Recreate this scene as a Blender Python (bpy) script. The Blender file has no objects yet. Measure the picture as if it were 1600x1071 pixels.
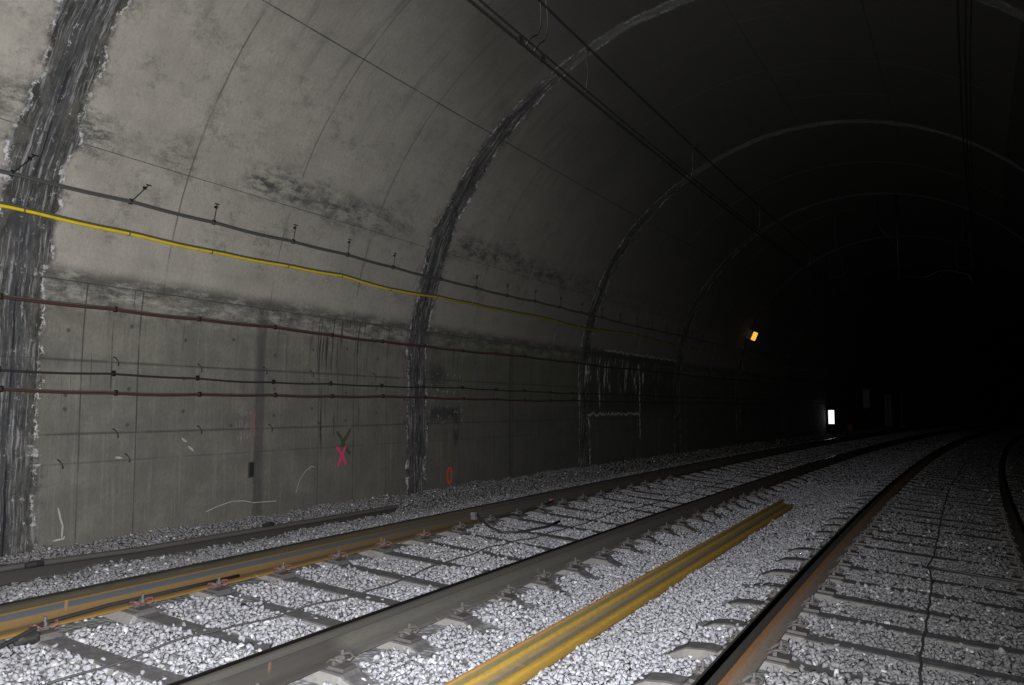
import bpy, bmesh, math, random
import numpy as np
from mathutils import Vector, Matrix
random.seed(7); rng = np.random.default_rng(7)
PI = math.pi

# ------------------------------------------------------------------ camera, world, flash
SC = bpy.context.scene
COL = SC.collection
K = 0.0026                       # curvature of the tunnel (1 / 385 m)
FPX, YAW, PITCH, ROLL = 1308.16, -.4711, .0789, .0014
cam_d = bpy.data.cameras.new('camera'); cam = bpy.data.objects.new('camera', cam_d); COL.objects.link(cam)
cam_d.sensor_width = 36; cam_d.lens = FPX / 1600 * 36; cam_d.clip_end = 1000; cam_d.clip_start = .05
cy, sy, cp, sp = math.cos(YAW), math.sin(YAW), math.cos(PITCH), math.sin(PITCH)
fw = Vector((sy * cp, cy * cp, sp)); rt = Vector((cy, -sy, 0)); up = rt.cross(fw)
r2 = rt * math.cos(ROLL) - up * math.sin(ROLL); u2 = up * math.cos(ROLL) + rt * math.sin(ROLL)
cam.matrix_world = Matrix(((r2.x, u2.x, -fw.x, 0), (r2.y, u2.y, -fw.y, 0), (r2.z, u2.z, -fw.z, 0), (0, 0, 0, 1)))
SC.camera = cam
world = bpy.data.worlds.new('World'); SC.world = world; world.use_nodes = True
bgn = world.node_tree.nodes['Background']; bgn.inputs[0].default_value = (.3, .4, .6, 1); bgn.inputs[1].default_value = .0004
SC.view_settings.view_transform = 'Standard'; SC.view_settings.look = 'None'
SC.view_settings.gamma = 1; SC.view_settings.exposure = 0; SC.view_settings.use_curve_mapping = False
SC.render.engine = 'CYCLES'
SC.cycles.max_bounces = 3; SC.cycles.diffuse_bounces = 2; SC.cycles.glossy_bounces = 2
# the photographer's flash gun: the only strong light in the tunnel
fl = bpy.data.lights.new('camera_flash', 'SPOT'); flo = bpy.data.objects.new('camera_flash', fl); COL.objects.link(flo)
fl.energy = 2500; fl.color = (1, .985, .975); fl.shadow_soft_size = .05; fl.spot_size = math.radians(128); fl.spot_blend = 1.0
flo.location = (-.02, 0, .075)
FLASH_DIR = Vector((math.sin(-.78) * math.cos(-.01), math.cos(-.78) * math.cos(-.01), math.sin(-.01)))
flo.rotation_euler = FLASH_DIR.to_track_quat('-Z', 'Y').to_euler()

# ------------------------------------------------------------------ tunnel geometry
UC, A, B, ZC = -2.1735, 4.619, 4.6771, .4602
UW = UC - A
CANT = .0859
RING0, PITCHS = 4.17, 5.74
def W(s, u, z):
    th = K * s
    return Vector(((1 - math.cos(th)) / K + u * math.cos(th), math.sin(th) / K - u * math.sin(th), z))
def Wn(s, u, z):
    s, u, z = np.broadcast_arrays(np.asarray(s, float), np.asarray(u, float), np.asarray(z, float))
    th = K * s
    return np.stack([(1 - np.cos(th)) / K + u * np.cos(th), np.sin(th) / K - u * np.sin(th), z], -1)
def frame(s, tilt=0):            # axes at arc length s: across, along, up
    th = K * s
    a = Vector((math.cos(th), -math.sin(th), 0)); l = Vector((math.sin(th), math.cos(th), 0)); n = Vector((0, 0, 1))
    if tilt:
        q = Matrix.Rotation(tilt, 3, l); a = q @ a; n = q @ n
    return a, l, n
RAD = (A + B) / 2
def prof(T, off=0.0):            # T = height up the wall, then arc length round the vault; off > 0 goes into the room
    if T <= ZC: return UW + off, T
    th = (T - ZC) / RAD
    if th <= PI: return UC - (A - off) * math.cos(th), ZC + (B - off) * math.sin(th)
    return UC + A - off, ZC - (th - PI) * RAD
def wallpt(s, T, off=0.0):
    u, z = prof(T, off); return W(s, u, z)
def T_of_z(z):
    return z if z <= ZC else ZC + RAD * math.asin(min(1, (z - ZC) / B))
TOPT = ZC + RAD * PI

# ------------------------------------------------------------------ helpers
def finish(name, me, mats, parent=None, kind=None, smooth=False):
    o = bpy.data.objects.new(name, me); COL.objects.link(o)
    if mats is not None:
        for m in (mats if isinstance(mats, (list, tuple)) else [mats]): me.materials.append(m)
    if parent: o.parent = parent
    if kind: o['kind'] = kind
    if smooth: me.shade_smooth()
    return o
def mesh_from(name, vs, fs, mats, parent=None, kind=None, smooth=False, uvs=None):
    me = bpy.data.meshes.new(name); me.from_pydata([tuple(v) for v in vs], [], fs)
    if uvs is not None:
        ul = me.uv_layers.new(name='UVMap')
        idx = np.empty(len(me.loops), dtype=np.int32); me.loops.foreach_get('vertex_index', idx)
        ul.data.foreach_set('uv', np.asarray(uvs, dtype=np.float32)[idx].ravel())
    me.update()
    return finish(name, me, mats, parent, kind, smooth)
def tag(o, label, cat, group=None):
    o['label'] = label; o['category'] = cat
    if group: o['group'] = group
    return o
def thing(name, label, cat, loc=(0, 0, 0), group=None):
    o = bpy.data.objects.new(name, None); COL.objects.link(o); o.location = loc; o.empty_display_size = .1
    return tag(o, label, cat, group)
def tube(pts, r, sides=8, caps=True):
    """verts, faces of a tube through points (parallel-transported)"""
    pts = [Vector(p) for p in pts]; n = len(pts); vs = []; fs = []
    t0 = (pts[1] - pts[0]).normalized(); ref = Vector((0, 0, 1)) if abs(t0.z) < .9 else Vector((1, 0, 0))
    a = t0.cross(ref).normalized()
    for i, p in enumerate(pts):
        t = (pts[min(i + 1, n - 1)] - pts[max(i - 1, 0)]).normalized()
        a = (a - t * a.dot(t)).normalized(); b = t.cross(a)
        rr = r[i] if isinstance(r, (list, tuple)) else r
        for k in range(sides):
            ang = 2 * PI * k / sides; vs.append(p + (a * math.cos(ang) + b * math.sin(ang)) * rr)
    for i in range(n - 1):
        for k in range(sides):
            k2 = (k + 1) % sides
            fs.append((i * sides + k, i * sides + k2, (i + 1) * sides + k2, (i + 1) * sides + k))
    if caps:
        fs.append(tuple(range(sides))[::-1]); fs.append(tuple((n - 1) * sides + k for k in range(sides)))
    return vs, fs
def joinm(*parts):
    vs = []; fs = []
    for v, f in parts:
        o = len(vs); vs += list(v); fs += [tuple(i + o for i in q) for q in f]
    return vs, fs
def box(c, dx, dy, dz, ax=None):
    a, l, n = ax or (Vector((1, 0, 0)), Vector((0, 1, 0)), Vector((0, 0, 1))); c = Vector(c)
    vs = [c + a * (sx * dx / 2) + l * (sy_ * dy / 2) + n * (sz * dz / 2) for sz in (-1, 1) for sy_ in (-1, 1) for sx in (-1, 1)]
    return vs, [(0, 2, 3, 1), (4, 5, 7, 6), (0, 1, 5, 4), (2, 6, 7, 3), (0, 4, 6, 2), (1, 3, 7, 5)]
def bevel(o, w, seg=2):
    me = o.data; bm = bmesh.new(); bm.from_mesh(me)
    bmesh.ops.bevel(bm, geom=[e for e in bm.edges if e.calc_face_angle(0) > .6], offset=w, segments=seg, profile=.6, affect='EDGES')
    bm.to_mesh(me); bm.free(); return o

# ------------------------------------------------------------------ node maths
class NT:
    def __init__(s, name):
        s.m = bpy.data.materials.new(name); s.m.use_nodes = True; s.t = s.m.node_tree
        s.b = s.t.nodes['Principled BSDF']
    def link(s, a, b): s.t.links.new(a, b)
    def setin(s, inp, v):
        if isinstance(v, V): s.link(v.s, inp)
        elif isinstance(v, (int, float)): inp.default_value = v
        else: inp.default_value = tuple(v) + ((1,) if len(v) == 3 and inp.type == 'RGBA' else ())
    def math(s, op, a, b=None, c=None, clamp=False):
        n = s.t.nodes.new('ShaderNodeMath'); n.operation = op; n.use_clamp = clamp
        s.setin(n.inputs[0], a)
        if b is not None: s.setin(n.inputs[1], b)
        if c is not None: s.setin(n.inputs[2], c)
        return V(s, n.outputs[0])
    def smooth(s, a, b, x):                       # smoothstep from a to b (either order)
        n = s.t.nodes.new('ShaderNodeMapRange'); n.interpolation_type = 'SMOOTHSTEP'; n.clamp = False
        inv = False
        if isinstance(a, (int, float)) and isinstance(b, (int, float)) and a > b: a, b = b, a; inv = True
        s.setin(n.inputs[0], x); s.setin(n.inputs[1], a); s.setin(n.inputs[2], b)
        n.inputs[3].default_value = 1 if inv else 0; n.inputs[4].default_value = 0 if inv else 1
        return V(s, n.outputs[0])
    def vec(s, x, y, z=0):                        # affine in S, T: a Mapping node on the UVs; otherwise a Combine node
        aff = [getattr(c, 'aff', None) if isinstance(c, V) else (0, 0, c) for c in (x, y, z)]
        if all(a is not None for a in aff) and sum(1 for a in aff if a[0]) <= 1 and sum(1 for a in aff if a[1]) <= 1:
            sc = [0, 0, 0]; lo = [0, 0, 0]; free = [0, 1, 2]; consts = []
            for a in aff:
                if a[0] and not a[1]: sc[0] = a[0]; lo[0] = a[2]; free.remove(0)
                elif a[1] and not a[0]: sc[1] = a[1]; lo[1] = a[2]; free.remove(1)
                else: consts.append(a[2])
            for c_ in consts: lo[free.pop(0)] = c_
            u = s.t.nodes.new('ShaderNodeUVMap'); u.uv_map = 'UVMap'; m = s.t.nodes.new('ShaderNodeMapping'); s.link(u.outputs[0], m.inputs[0])
            m.inputs['Location'].default_value = lo; m.inputs['Scale'].default_value = sc
            return V(s, m.outputs[0])
        n = s.t.nodes.new('ShaderNodeCombineXYZ'); s.setin(n.inputs[0], x); s.setin(n.inputs[1], y); s.setin(n.inputs[2], z)
        return V(s, n.outputs[0])
    def noise(s, vec, scale=1, detail=3, rough=.55, color=False):
        n = s.t.nodes.new('ShaderNodeTexNoise'); s.link(vec.s, n.inputs['Vector']); n.inputs['Scale'].default_value = scale
        n.inputs['Detail'].default_value = detail; n.inputs['Roughness'].default_value = rough
        return V(s, n.outputs['Color' if color else 'Fac'])
    def voro(s, vec, scale=1, feat='F1', out='Distance'):
        n = s.t.nodes.new('ShaderNodeTexVoronoi'); n.feature = feat; s.link(vec.s, n.inputs['Vector']); n.inputs['Scale'].default_value = scale
        return V(s, n.outputs[out])
    def mix(s, f, a, b, mode='MIX'):
        n = s.t.nodes.new('ShaderNodeMix'); n.data_type = 'RGBA'; n.blend_type = mode; n.clamp_factor = True
        s.setin(n.inputs[0], f); s.setin(n.inputs[6], a); s.setin(n.inputs[7], b)
        return V(s, n.outputs[2])
    def uv(s):
        n = s.t.nodes.new('ShaderNodeUVMap'); n.uv_map = 'UVMap'; p = s.t.nodes.new('ShaderNodeSeparateXYZ'); s.link(n.outputs[0], p.inputs[0])
        return V(s, p.outputs[0]), V(s, p.outputs[1])
    def st(s):
        S, T = s.attr('arc_s'), s.attr('arc_t'); S.aff = (1, 0, 0); T.aff = (0, 1, 0); return S, T
    def obj(s):
        n = s.t.nodes.new('ShaderNodeTexCoord'); return V(s, n.outputs['Object'])
    def pos(s):
        n = s.t.nodes.new('ShaderNodeNewGeometry'); return V(s, n.outputs['Position'])
    def attr(s, name):
        n = s.t.nodes.new('ShaderNodeAttribute'); n.attribute_name = name; return V(s, n.outputs['Fac'])
    def scale(s, v, x, y, z):
        n = s.t.nodes.new('ShaderNodeVectorMath'); n.operation = 'MULTIPLY'; s.link(v.s, n.inputs[0]); n.inputs[1].default_value = (x, y, z)
        return V(s, n.outputs[0])
    def bump(s, h, strength=.4, dist=.01):
        n = s.t.nodes.new('ShaderNodeBump'); n.inputs['Strength'].default_value = strength; n.inputs['Distance'].default_value = dist
        s.setin(n.inputs['Height'], h); s.link(n.outputs[0], s.b.inputs['Normal'])
    def out(s, col=None, rough=None, metal=None, spec=None):
        if col is not None: s.setin(s.b.inputs['Base Color'], col)
        if rough is not None: s.setin(s.b.inputs['Roughness'], rough)
        if metal is not None: s.setin(s.b.inputs['Metallic'], metal)
        if spec is not None: s.b.inputs['Specular IOR Level'].default_value = spec
        return s.m
class V:
    def __init__(s, n, sock): s.n = n; s.s = sock
    def _k(r, a, f):
        if getattr(a, 'aff', None): r.aff = f(a.aff)
        return r
    def __add__(a, b): 
        r = a.n.math('ADD', a, b)
        return r._k(a, lambda t: (t[0], t[1], t[2] + b)) if not isinstance(b, V) else r
    __radd__ = __add__
    def __sub__(a, b):
        r = a.n.math('SUBTRACT', a, b)
        return r._k(a, lambda t: (t[0], t[1], t[2] - b)) if not isinstance(b, V) else r
    def __rsub__(a, b): return a.n.math('SUBTRACT', b, a)
    def __mul__(a, b):
        r = a.n.math('MULTIPLY', a, b)
        return r._k(a, lambda t: (t[0] * b, t[1] * b, t[2] * b)) if not isinstance(b, V) else r
    __rmul__ = __mul__
    def __truediv__(a, b): return a.n.math('DIVIDE', a, b)
    def abs(a): return a.n.math('ABSOLUTE', a)
    def floor(a): return a.n.math('FLOOR', a)
    def max(a, b): return a.n.math('MAXIMUM', a, b)
    def min(a, b): return a.n.math('MINIMUM', a, b)
    def clamp(a): return a.n.math('ADD', a, 0, clamp=True)
    def inv(a): return 1 - a

# ------------------------------------------------------------------ materials
def mat_lining(name, low=False, crown=False, r=1, simple_=False, near=True):
    """r = number of the bay between two ring joints; only what that stretch of wall shows is built into its material"""
    n = NT(name); S, T = n.st()
    st = n.vec(S, T)
    big = n.noise(st, .55, 3); med = n.noise(st, 2.6, 5, .65)
    if simple_:
        col = n.mix(n.smooth(.35, .68, med), (.07, .07, .06), (.11, .105, .09))
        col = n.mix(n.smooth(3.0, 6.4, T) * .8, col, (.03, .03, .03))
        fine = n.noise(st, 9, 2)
    else:
        fine = n.noise(st, 26, 4, .7)
    if not simple_ and not low:
        col = n.mix(n.smooth(.35, .68, med * .6 + big * .4), (.285, .271, .24), (.385, .367, .328))
        col = n.mix(n.smooth(.3, .75, fine) * .35, col, (.23, .22, .2))
        if not crown:
            smear = n.noise(n.vec(S * 1.2, T * 9), 1, 3, .6)
            col = n.mix(n.smooth(.5, .72, smear) * .22, col, (.2, .195, .18))
            pit = n.smooth(.62, .7, n.noise(st, 55, 2, .7)) * n.smooth(.46, .62, n.noise(st, 1.7, 3))
            col = n.mix(pit * .8, col, (.1, .1, .095))
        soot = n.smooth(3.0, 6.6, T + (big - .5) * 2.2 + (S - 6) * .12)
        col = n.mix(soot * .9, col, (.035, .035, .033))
        col = n.mix(n.smooth(5, 17, S + (med - .5) * 2.5) * .68, col, (.06, .061, .054))  # flash falloff down the tunnel painted into the concrete
        streak = n.smooth(.5, .75, n.noise(n.vec(S * 7, T * .8), 1, 3)) * n.smooth(2.6, 4.5, T) * .4
        col = n.mix(streak, col, (.06, .06, .055))
        if crown: col = n.mix(n.smooth(.6, .7, n.noise(n.vec(S * 9, T * .7, 3), 1, 3)) * .25, col, (.12, .12, .12))
    if low:
        col = n.mix(n.smooth(.35, .7, med), (.14, .134, .114), (.212, .203, .175))
        col = n.mix(n.smooth(.45, .7, n.noise(n.vec(S * .5, T * 3.3), 1, 4)) * .45, col, (.1, .103, .095))
        col = n.mix(n.smooth(.9, -.3, T) * .3, col, (.1, .102, .095))
        col = n.mix(n.smooth(.5, .75, n.noise(n.vec(S * 30, T * .9), 1, 3)) * .25, col, (.33, .32, .29))
        col = n.mix(n.smooth(.4, .7, fine) * .3, col, (.1, .1, .095))
        col = n.mix(n.smooth(5, 15, S + (med - .5) * 2.5) * .65, col, (.04, .042, .038))  # same painted flash falloff for the wall foot
        if r == 1:
            alg = n.smooth(10.2, 11.5, S) * n.smooth(16, 14, S) * n.smooth(-.1, .5, T) * n.smooth(.35, .6, big)
            col = n.mix(alg * .45, col, (.1, .12, .055))
        crust = n.smooth(.34, .02, 1.1 - T)
        if r >= 1: crust = crust * .35
        col = n.mix(crust * n.smooth(.42, .6, n.noise(n.vec(S * 4, T * 9), 1, 6, .75)) * .8, col, (.36, .35, .32))
        jd2 = n.smooth(.3, .02, (T - 1.02).abs()) * n.smooth(.47, .64, n.noise(n.vec(S * 1.7, T * 5, 9), 1, 6, .85))
        col = n.mix(jd2 * .85, col, (.055, .055, .052))
    if not crown:
        jt = (n.noise(n.vec(S * 2.2, 3.1), 1, 4) - .5) * .2
        jd = n.smooth(.14, 0, (T - 1.15 + jt * .55).abs()) * n.smooth(.3, .55, n.noise(n.vec(S * 3, T * 8), 1, 6, .8))
        col = n.mix(jd * .85, col, (.05, .05, .047))
    if not low and not crown and not simple_:
        e = n.smooth(.34, .0, (T - 2.44 - (n.noise(n.vec(S * .9, 8.2), 1, 2) - .5) * .35).abs())
        en = n.smooth(.42, .6, n.noise(n.vec(S * 2.6, T * 6, 4), 1, 7, .85))
        if near: en = en * n.smooth(.33, .5, n.noise(n.vec(S * .8, 1.3), 1, 2))
        else: en = en * .5
        col = n.mix(e * en * 1.0, col, (.062, .062, .06))
        en2 = n.smooth(.5, .66, n.noise(n.vec(S * 1.9, T * 2.3, 14), 1, 7, .9)) * n.smooth(5, 3.2, T) * n.smooth(1.2, 1.6, T)
        col = n.mix(en2 * .6, col, (.1, .1, .095))
    q = (S - RING0) / PITCHS; idx = (q + .5).floor(); d = (q - idx) * PITCHS
    if not low and not simple_:
        seam = None
        for off in (1.41, 2.81, -1.48):
            x = (d - off + (n.noise(n.vec(T * 1.5, off), 1, 2) - .5) * .03).abs()
            sm = n.smooth(.014, .004, x) * n.smooth(.3, .55, n.noise(n.vec(T * 1.9, off * 7.3 + 1.0), 1, 3)) * .85
            if not crown: sm = sm.max(n.smooth(.06, 0, x) * n.smooth(.5, .72, n.noise(n.vec(T * 3.1, off * 3 + 2.0), 1, 4)) * .75)
            seam = sm if seam is None else seam.max(sm)
        col = n.mix(seam * .75, col, (.06, .06, .065))
    if low:
        midseam = n.smooth(.1, .04, (d - 2.74 + (n.noise(n.vec(T * 5, 2), 1, 4) - .5) * .05).abs())
        col = n.mix(midseam * (.3 + .6 * n.noise(n.vec(S * 30, T * 3), 1, 3)), col, (.045, .047, .05))
    lines = ((.43, .02, .55), (-.215, .018, .5), (-.47, .012, .4)) if low else ((1.115, .012, .8), (4.09, .013, .55), (2.29, .008, .3)) if not crown else ((7.55, .014, .5), (9.15, .014, .5))
    if not simple_:
        for tt, w_, a_ in lines:
            ln = n.smooth(w_, w_ * .3, (T - tt + (n.noise(n.vec(S * 1.3, tt), 1, 2) - .5) * .02).abs()) * n.smooth(.28, .5, n.noise(n.vec(S * 2.1, tt * 5), 1, 3))
            col = n.mix(ln * a_, col, (.045, .045, .045))
    if low:
        for xs in [x for x in (4.79, 5.36, 7.87, 8.52, 9.2, 11.0, 12.1, 13.4) if RING0 + (r) * PITCHS < x < RING0 + (r + 1) * PITCHS]:
            ln = n.smooth(.011, .003, (S - xs).abs()) * n.smooth(.25, .5, n.noise(n.vec(T * 2, xs * 3), 1, 2))
            col = n.mix(ln * .75, col, (.045, .045, .045))
        dn = n.noise(n.vec(S * 27, T * .9, 5), 1, 3, .6)
        gate = n.smooth(.42, .6, n.noise(n.vec(S * 1.05, .4), 1, 2)) * n.smooth(.35, .6, n.noise(n.vec(S * 6, T * .8, 2), 1, 2) + .12)
        if r == 0: gate = gate.max(n.smooth(7.6, 7.8, S) * n.smooth(9.0, 8.8, S) * 1.0); dn = dn + n.smooth(7.6, 7.9, S) * n.smooth(9.0, 8.7, S) * .06
        reach = n.smooth(-.15, .25, T - (n.noise(n.vec(S * 9, 7.7), 1, 1) - .5) * 3.2)
        col = n.mix(n.smooth(.60, .67, dn) * gate * reach * .9, col, (.035, .035, .035))
        if near:
            gx = S / .62; cell = gx.floor(); fx = (gx - cell - .5) * .62; rowsd = None
            for tt in (.69, .22, -.1):
                dy = T - tt - .1 + .2 * n.math('FRACT', n.math('ABSOLUTE', cell * .618 + tt * 3)) + (n.noise(n.vec(cell * 3.3, tt), 1, 0) - .5) * .16
                rr = n.math('SQRT', fx * fx + dy * dy); rowsd = rr if rowsd is None else rowsd.min(rr)
            col = n.mix(n.smooth(.032, .006, rowsd) * .8, col, (.045, .045, .045))
    # seepage bands at the ring joints
    drift = (n.noise(n.vec(T * .9, idx * 5.1), 1, 4) - .5) * .16
    ad = (d + drift).abs(); side = n.math('SIGN', d + drift)
    w = .245
    w = w * (1 - .62 * n.smooth(2.2, 6.5, T) * idx.clamp())
    edge = w + w * 1.25 * (n.noise(n.vec(T * 1.6, idx * 3.7, side * 3), 1, 3) - .5) + (w * .5 + .05) * (n.noise(n.vec(T * 9, idx * 3 + d * 9, side * 5), 1, 5, .65) - .5)
    band = n.smooth(.05, -.035, ad - edge)
    inner = n.mix(n.smooth(.4, .6, n.noise(n.vec(S * 9, T * 3), 1, 5, .75)), (.035, .037, .034), (.085, .084, .075))
    wet = n.smooth(.6, .15, ad / w)
    inner = n.mix(wet * .5, inner, (.055, .058, .07))
    sn = n.noise(n.vec((d + drift) * 38, T * 1.6, idx), 1, 5, .75)
    inner = n.mix(n.smooth(.5, .62, sn) * .8 * n.smooth(.35, .55, n.noise(n.vec(S * 5, T * 2.2, 3), 1, 4)), inner, (.3, .3, .31))
    if not simple_ and not crown:
        clot = n.smooth(.58, .68, n.noise(n.vec(S * 14, T * 9, 6), 1, 5, .8))
        inner = n.mix(clot * .75, inner, (.55, .55, .56)); inner = n.mix(n.smooth(.52, .66, n.noise(n.vec(S * 7, T * 5, 16), 1, 5, .8)) * .8, inner, (.035, .036, .032))
    inner = n.mix(n.smooth(.013, .004, ad) * n.smooth(.35, .55, n.noise(n.vec(T * 1.7, idx + 3.3), 1, 3)) * .9, inner, (.02, .02, .022))
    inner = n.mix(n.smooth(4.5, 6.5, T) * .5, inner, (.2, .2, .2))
    if not simple_:
        halo = n.smooth(.2, 0, ad - edge) * n.smooth(.47, .7, n.noise(n.vec(S * 4, T * 4, 2), 1, 5, .8))
        col = n.mix(halo * .85, col, (.07, .07, .066))
    col = n.mix(band, col, inner)
    en3 = n.noise(n.vec(S * 24, T * 24), 1, 4, .8)
    effn = n.smooth(.44, .56, n.noise(n.vec(T * 4.2, idx * 1.9, side * 2), 1, 4, .7))
    ewid = .016 + .06 * n.smooth(.5, .68, n.noise(n.vec(T * 1.8, idx * 4 + 2, side), 1, 2)) * (.3 + w)
    eff = n.smooth(1.0, .3, (ad - edge + .01 + (en3 - .5) * .13).abs() / ewid) * effn * n.smooth(.4, .54, n.noise(n.vec(S * 20, T * 14, 3), 1, 4, .8)) * (1 - n.smooth(4.2, 6.3, T) * .5)
    col = n.mix(eff * .95, col, (.56, .56, .57))
    if r == 2 and (low or not crown) and not simple_:
        bx = n.smooth(15.55, 15.75, S) * n.smooth(21.3, 21.1, S)
        ben = (n.noise(n.vec(S * 5, 6.0), 1, 5, .7) - .5) * .3
        bay = bx * n.smooth(1.32, 1.2, T + ben) * n.smooth(-.3, .1, T + ben * 2)
        col = n.mix(bay * (.3 + .45 * n.noise(n.vec(S * 3, T * 2, 2), 1, 4)), col, (.025, .026, .024))
        oline = n.smooth(.024, .006, (T + ben - 1.25).abs()) * bx * n.smooth(16.4, 16.8, S)
        if low:
            runs = n.smooth(.55, .64, n.noise(n.vec(S * 5.2, T * .9, 7), 1, 4, .7)) * bx * n.smooth(.2, .5, T + (n.noise(n.vec(S * 6, 2.2), 1, 1) - .5) * 1.1) * n.smooth(1.2, 1.05, T)
            runs = runs * n.smooth(20.3, 19, S) * n.smooth(.36, .5, n.noise(n.vec(S * 14, T * 5), 1, 4))
            col = n.mix(runs * .9, col, (.62, .62, .65))
            oline = oline.max(n.smooth(.032, .008, (T + ben + .12).abs()) * n.smooth(15.8, 15.9, S) * n.smooth(18.8, 18.7, S))
            vline = n.smooth(.06, .015, (S - 18.75 + (n.noise(n.vec(T * 3, 1.1), 1, 3) - .5) * .14).abs()) * n.smooth(-.75, -.6, T) * n.smooth(.9, .7, T) * n.smooth(.35, .5, n.noise(n.vec(T * 4, 5.1), 1, 3))
            oline = oline.max(vline)
        col = n.mix(oline * .8 * n.smooth(.4, .55, n.noise(n.vec(S * 12, T * 12, 5), 1, 4, .8)), col, (.55, .55, .58))
    if r == 1 and low:
        pen = (n.noise(n.vec(S * 6, T * 4, 3), 1, 5, .8) - .5) * .5
        pt = n.smooth(10.2, 10.3, S) * n.smooth(11.15, 10.95, S + pen * .3) * n.smooth(.14, .0, (T + .08 + pen * .5).abs() - .03)
        pt = pt.max(n.smooth(.1, .02, (S - 10.93 + pen * .2).abs()) * n.smooth(.05, -.02, T) * n.smooth(-.62, -.45, T) * n.smooth(.36, .5, n.noise(st, 9, 3)))
        pt = pt.max(n.smooth(.42, .0, n.math('SQRT', (S - 10.4) * (S - 10.4) + (T - .5) * (T - .5) * 1.6) + pen * .8))
        col = n.mix(pt * .85, col, (.035, .036, .035))
        bead = n.smooth(.58, .66, n.noise(n.vec(S * 17, T * 13, 2), 1, 4, .7)) * n.smooth(10.1, 10.3, S) * n.smooth(11.2, 11.1, S) * n.smooth(-.3, -.15, T) * n.smooth(.75, .5, T)
        col = n.mix(bead * .55, col, (.45, .46, .47))
    if low and near:
        col = n.mix(n.smooth(.735, .78, n.noise(st, 13, 3, .7)) * .5, col, (.5, .5, .47))
    if not simple_: n.bump(n.noise(st, 22, 3, .75), .6, .012)
    return n.out(col, .92 if simple_ else .92 - wet * band * .42, None, .3)

def mat_stone(name, c1, c2, c3):
    n = NT(name); r = n.attr('rnd'); g = n.attr('tone'); p = n.pos()
    col = n.mix(r, c1, c2); col = n.mix(n.smooth(.86, .97, r), col, c3)
    nz = n.noise(p, 60, 4, .7)
    col = n.mix(n.smooth(.4, .7, nz) * .4, col, (.62, .62, .63))
    vein = n.smooth(.035, .0, (n.noise(p, 22, 2) - .5).abs())
    col = n.mix(vein * .35, col, (.7, .7, .68))
    dirt = n.mix(n.noise(p, 3, 4), (.075, .07, .066), (.15, .14, .13))
    col = n.mix(g.clamp() * (1 - .8 * n.smooth(.955, .965, r)), col, dirt)
    n.bump(nz, .5, .004)
    return n.out(col, .88, None, .25)
def mat_ground():
    n = NT('gravel_bed'); p = n.pos(); g = n.attr('tone')
    v = n.voro(p, 26); r = n.voro(p, 26, 'F1', 'Color')
    col = n.mix(n.noise(p, 24, 2), (.33, .335, .36), (.44, .45, .48)); col = n.mix(n.smooth(.2, .7, v) * .6, col, (.12, .12, .125))
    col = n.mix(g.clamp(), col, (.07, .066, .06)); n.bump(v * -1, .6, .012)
    return n.out(col, .95, None, .2)
def mat_rail(name, bands, streak=.5, top=(.05, .05, .05), rough=.7, gain=1.0, fade=None, dark_patch=None):
    """bands: list of (profile fraction, colour) along UV.y from head top (0) down one side to the foot (1)"""
    n = NT(name); S, P = n.uv()
    cr = n.t.nodes.new('ShaderNodeValToRGB'); el = cr.color_ramp.elements
    while len(el) > 1: el.remove(el[-1])
    el[0].position = bands[0][0]; el[0].color = (*bands[0][1], 1)
    for f, c in bands[1:]:
        e = el.new(f); e.color = (*[q * gain for q in c], 1)
    wob = P + (n.noise(n.vec(S * 1.1, P * 2), 1, 4) - .5) * .03 + (n.noise(n.vec(S * 9, P * 20), 1, 3) - .5) * .012
    n.link(wob.s, cr.inputs[0]); col = V(n, cr.outputs[0])
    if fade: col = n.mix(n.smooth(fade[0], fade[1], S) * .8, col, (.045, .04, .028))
    if dark_patch: col = n.mix(n.smooth(dark_patch[0] - .12, dark_patch[0] + .1, S + (n.noise(n.vec(S * 5, P * 4), 1, 3) - .5) * .3) * n.smooth(dark_patch[1] + .1, dark_patch[1] - .1, S - P * .25) * n.smooth(.32, .42, P) * .8, col, (.025, .024, .024))  # soft-edged dark patch on the web over a short length
    col = n.mix(n.smooth(.4, .7, n.noise(n.vec(S * 14, P * 9, 3), 1, 6, .75)) * .55, col, n.mix(.5, col, (.05, .035, .02)))
    a = n.noise(n.vec(S * 3, P * 40), 1, 5, .7); b_ = n.noise(n.vec(S * 30, P * 30), 1, 4, .7)
    col = n.mix(n.smooth(.5, .75, a) * streak, col, (.09, .06, .035))
    col = n.mix(n.smooth(.62, .8, b_) * streak * .8, col, (.05, .04, .03))
    run = n.smooth(.7, .74, n.noise(n.vec(S * 6, P * .5), 1, 2)) * n.smooth(.3, .4, P)
    col = n.mix(run * streak * .5, col, (.45, .28, .08))
    topm = n.smooth(.075, .06, P)
    col = n.mix(topm, col, top)
    n.bump(a * .6 + b_ * .4, .25, .004)
    return n.out(col, n.math('SUBTRACT', rough, topm * (rough - .16)), topm) if 'yellow' not in name else n.out(col, .9, 0, .2)
def simple(name, col, rough=.7, metal=0, var=.3, scale=30, dark=(.04, .04, .04), spec=.4):
    n = NT(name); p = n.pos(); z = n.noise(p, scale, 5, .65)
    c = n.mix(n.smooth(.4, .75, z) * var, col, dark); n.bump(z, .25, .003)
    return n.out(c, rough, metal, spec)
def emit(name, col, strength):
    n = NT(name); n.out((.02, .02, .02), .5)
    n.b.inputs['Emission Color'].default_value = (*col, 1); n.b.inputs['Emission Strength'].default_value = strength
    return n.m
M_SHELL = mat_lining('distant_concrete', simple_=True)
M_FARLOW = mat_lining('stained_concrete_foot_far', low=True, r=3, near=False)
M_LOW = {r: mat_lining('stained_concrete_foot_%d' % r, low=True, r=r, near=r < 2) for r in (-1, 0, 1, 2)}
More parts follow.
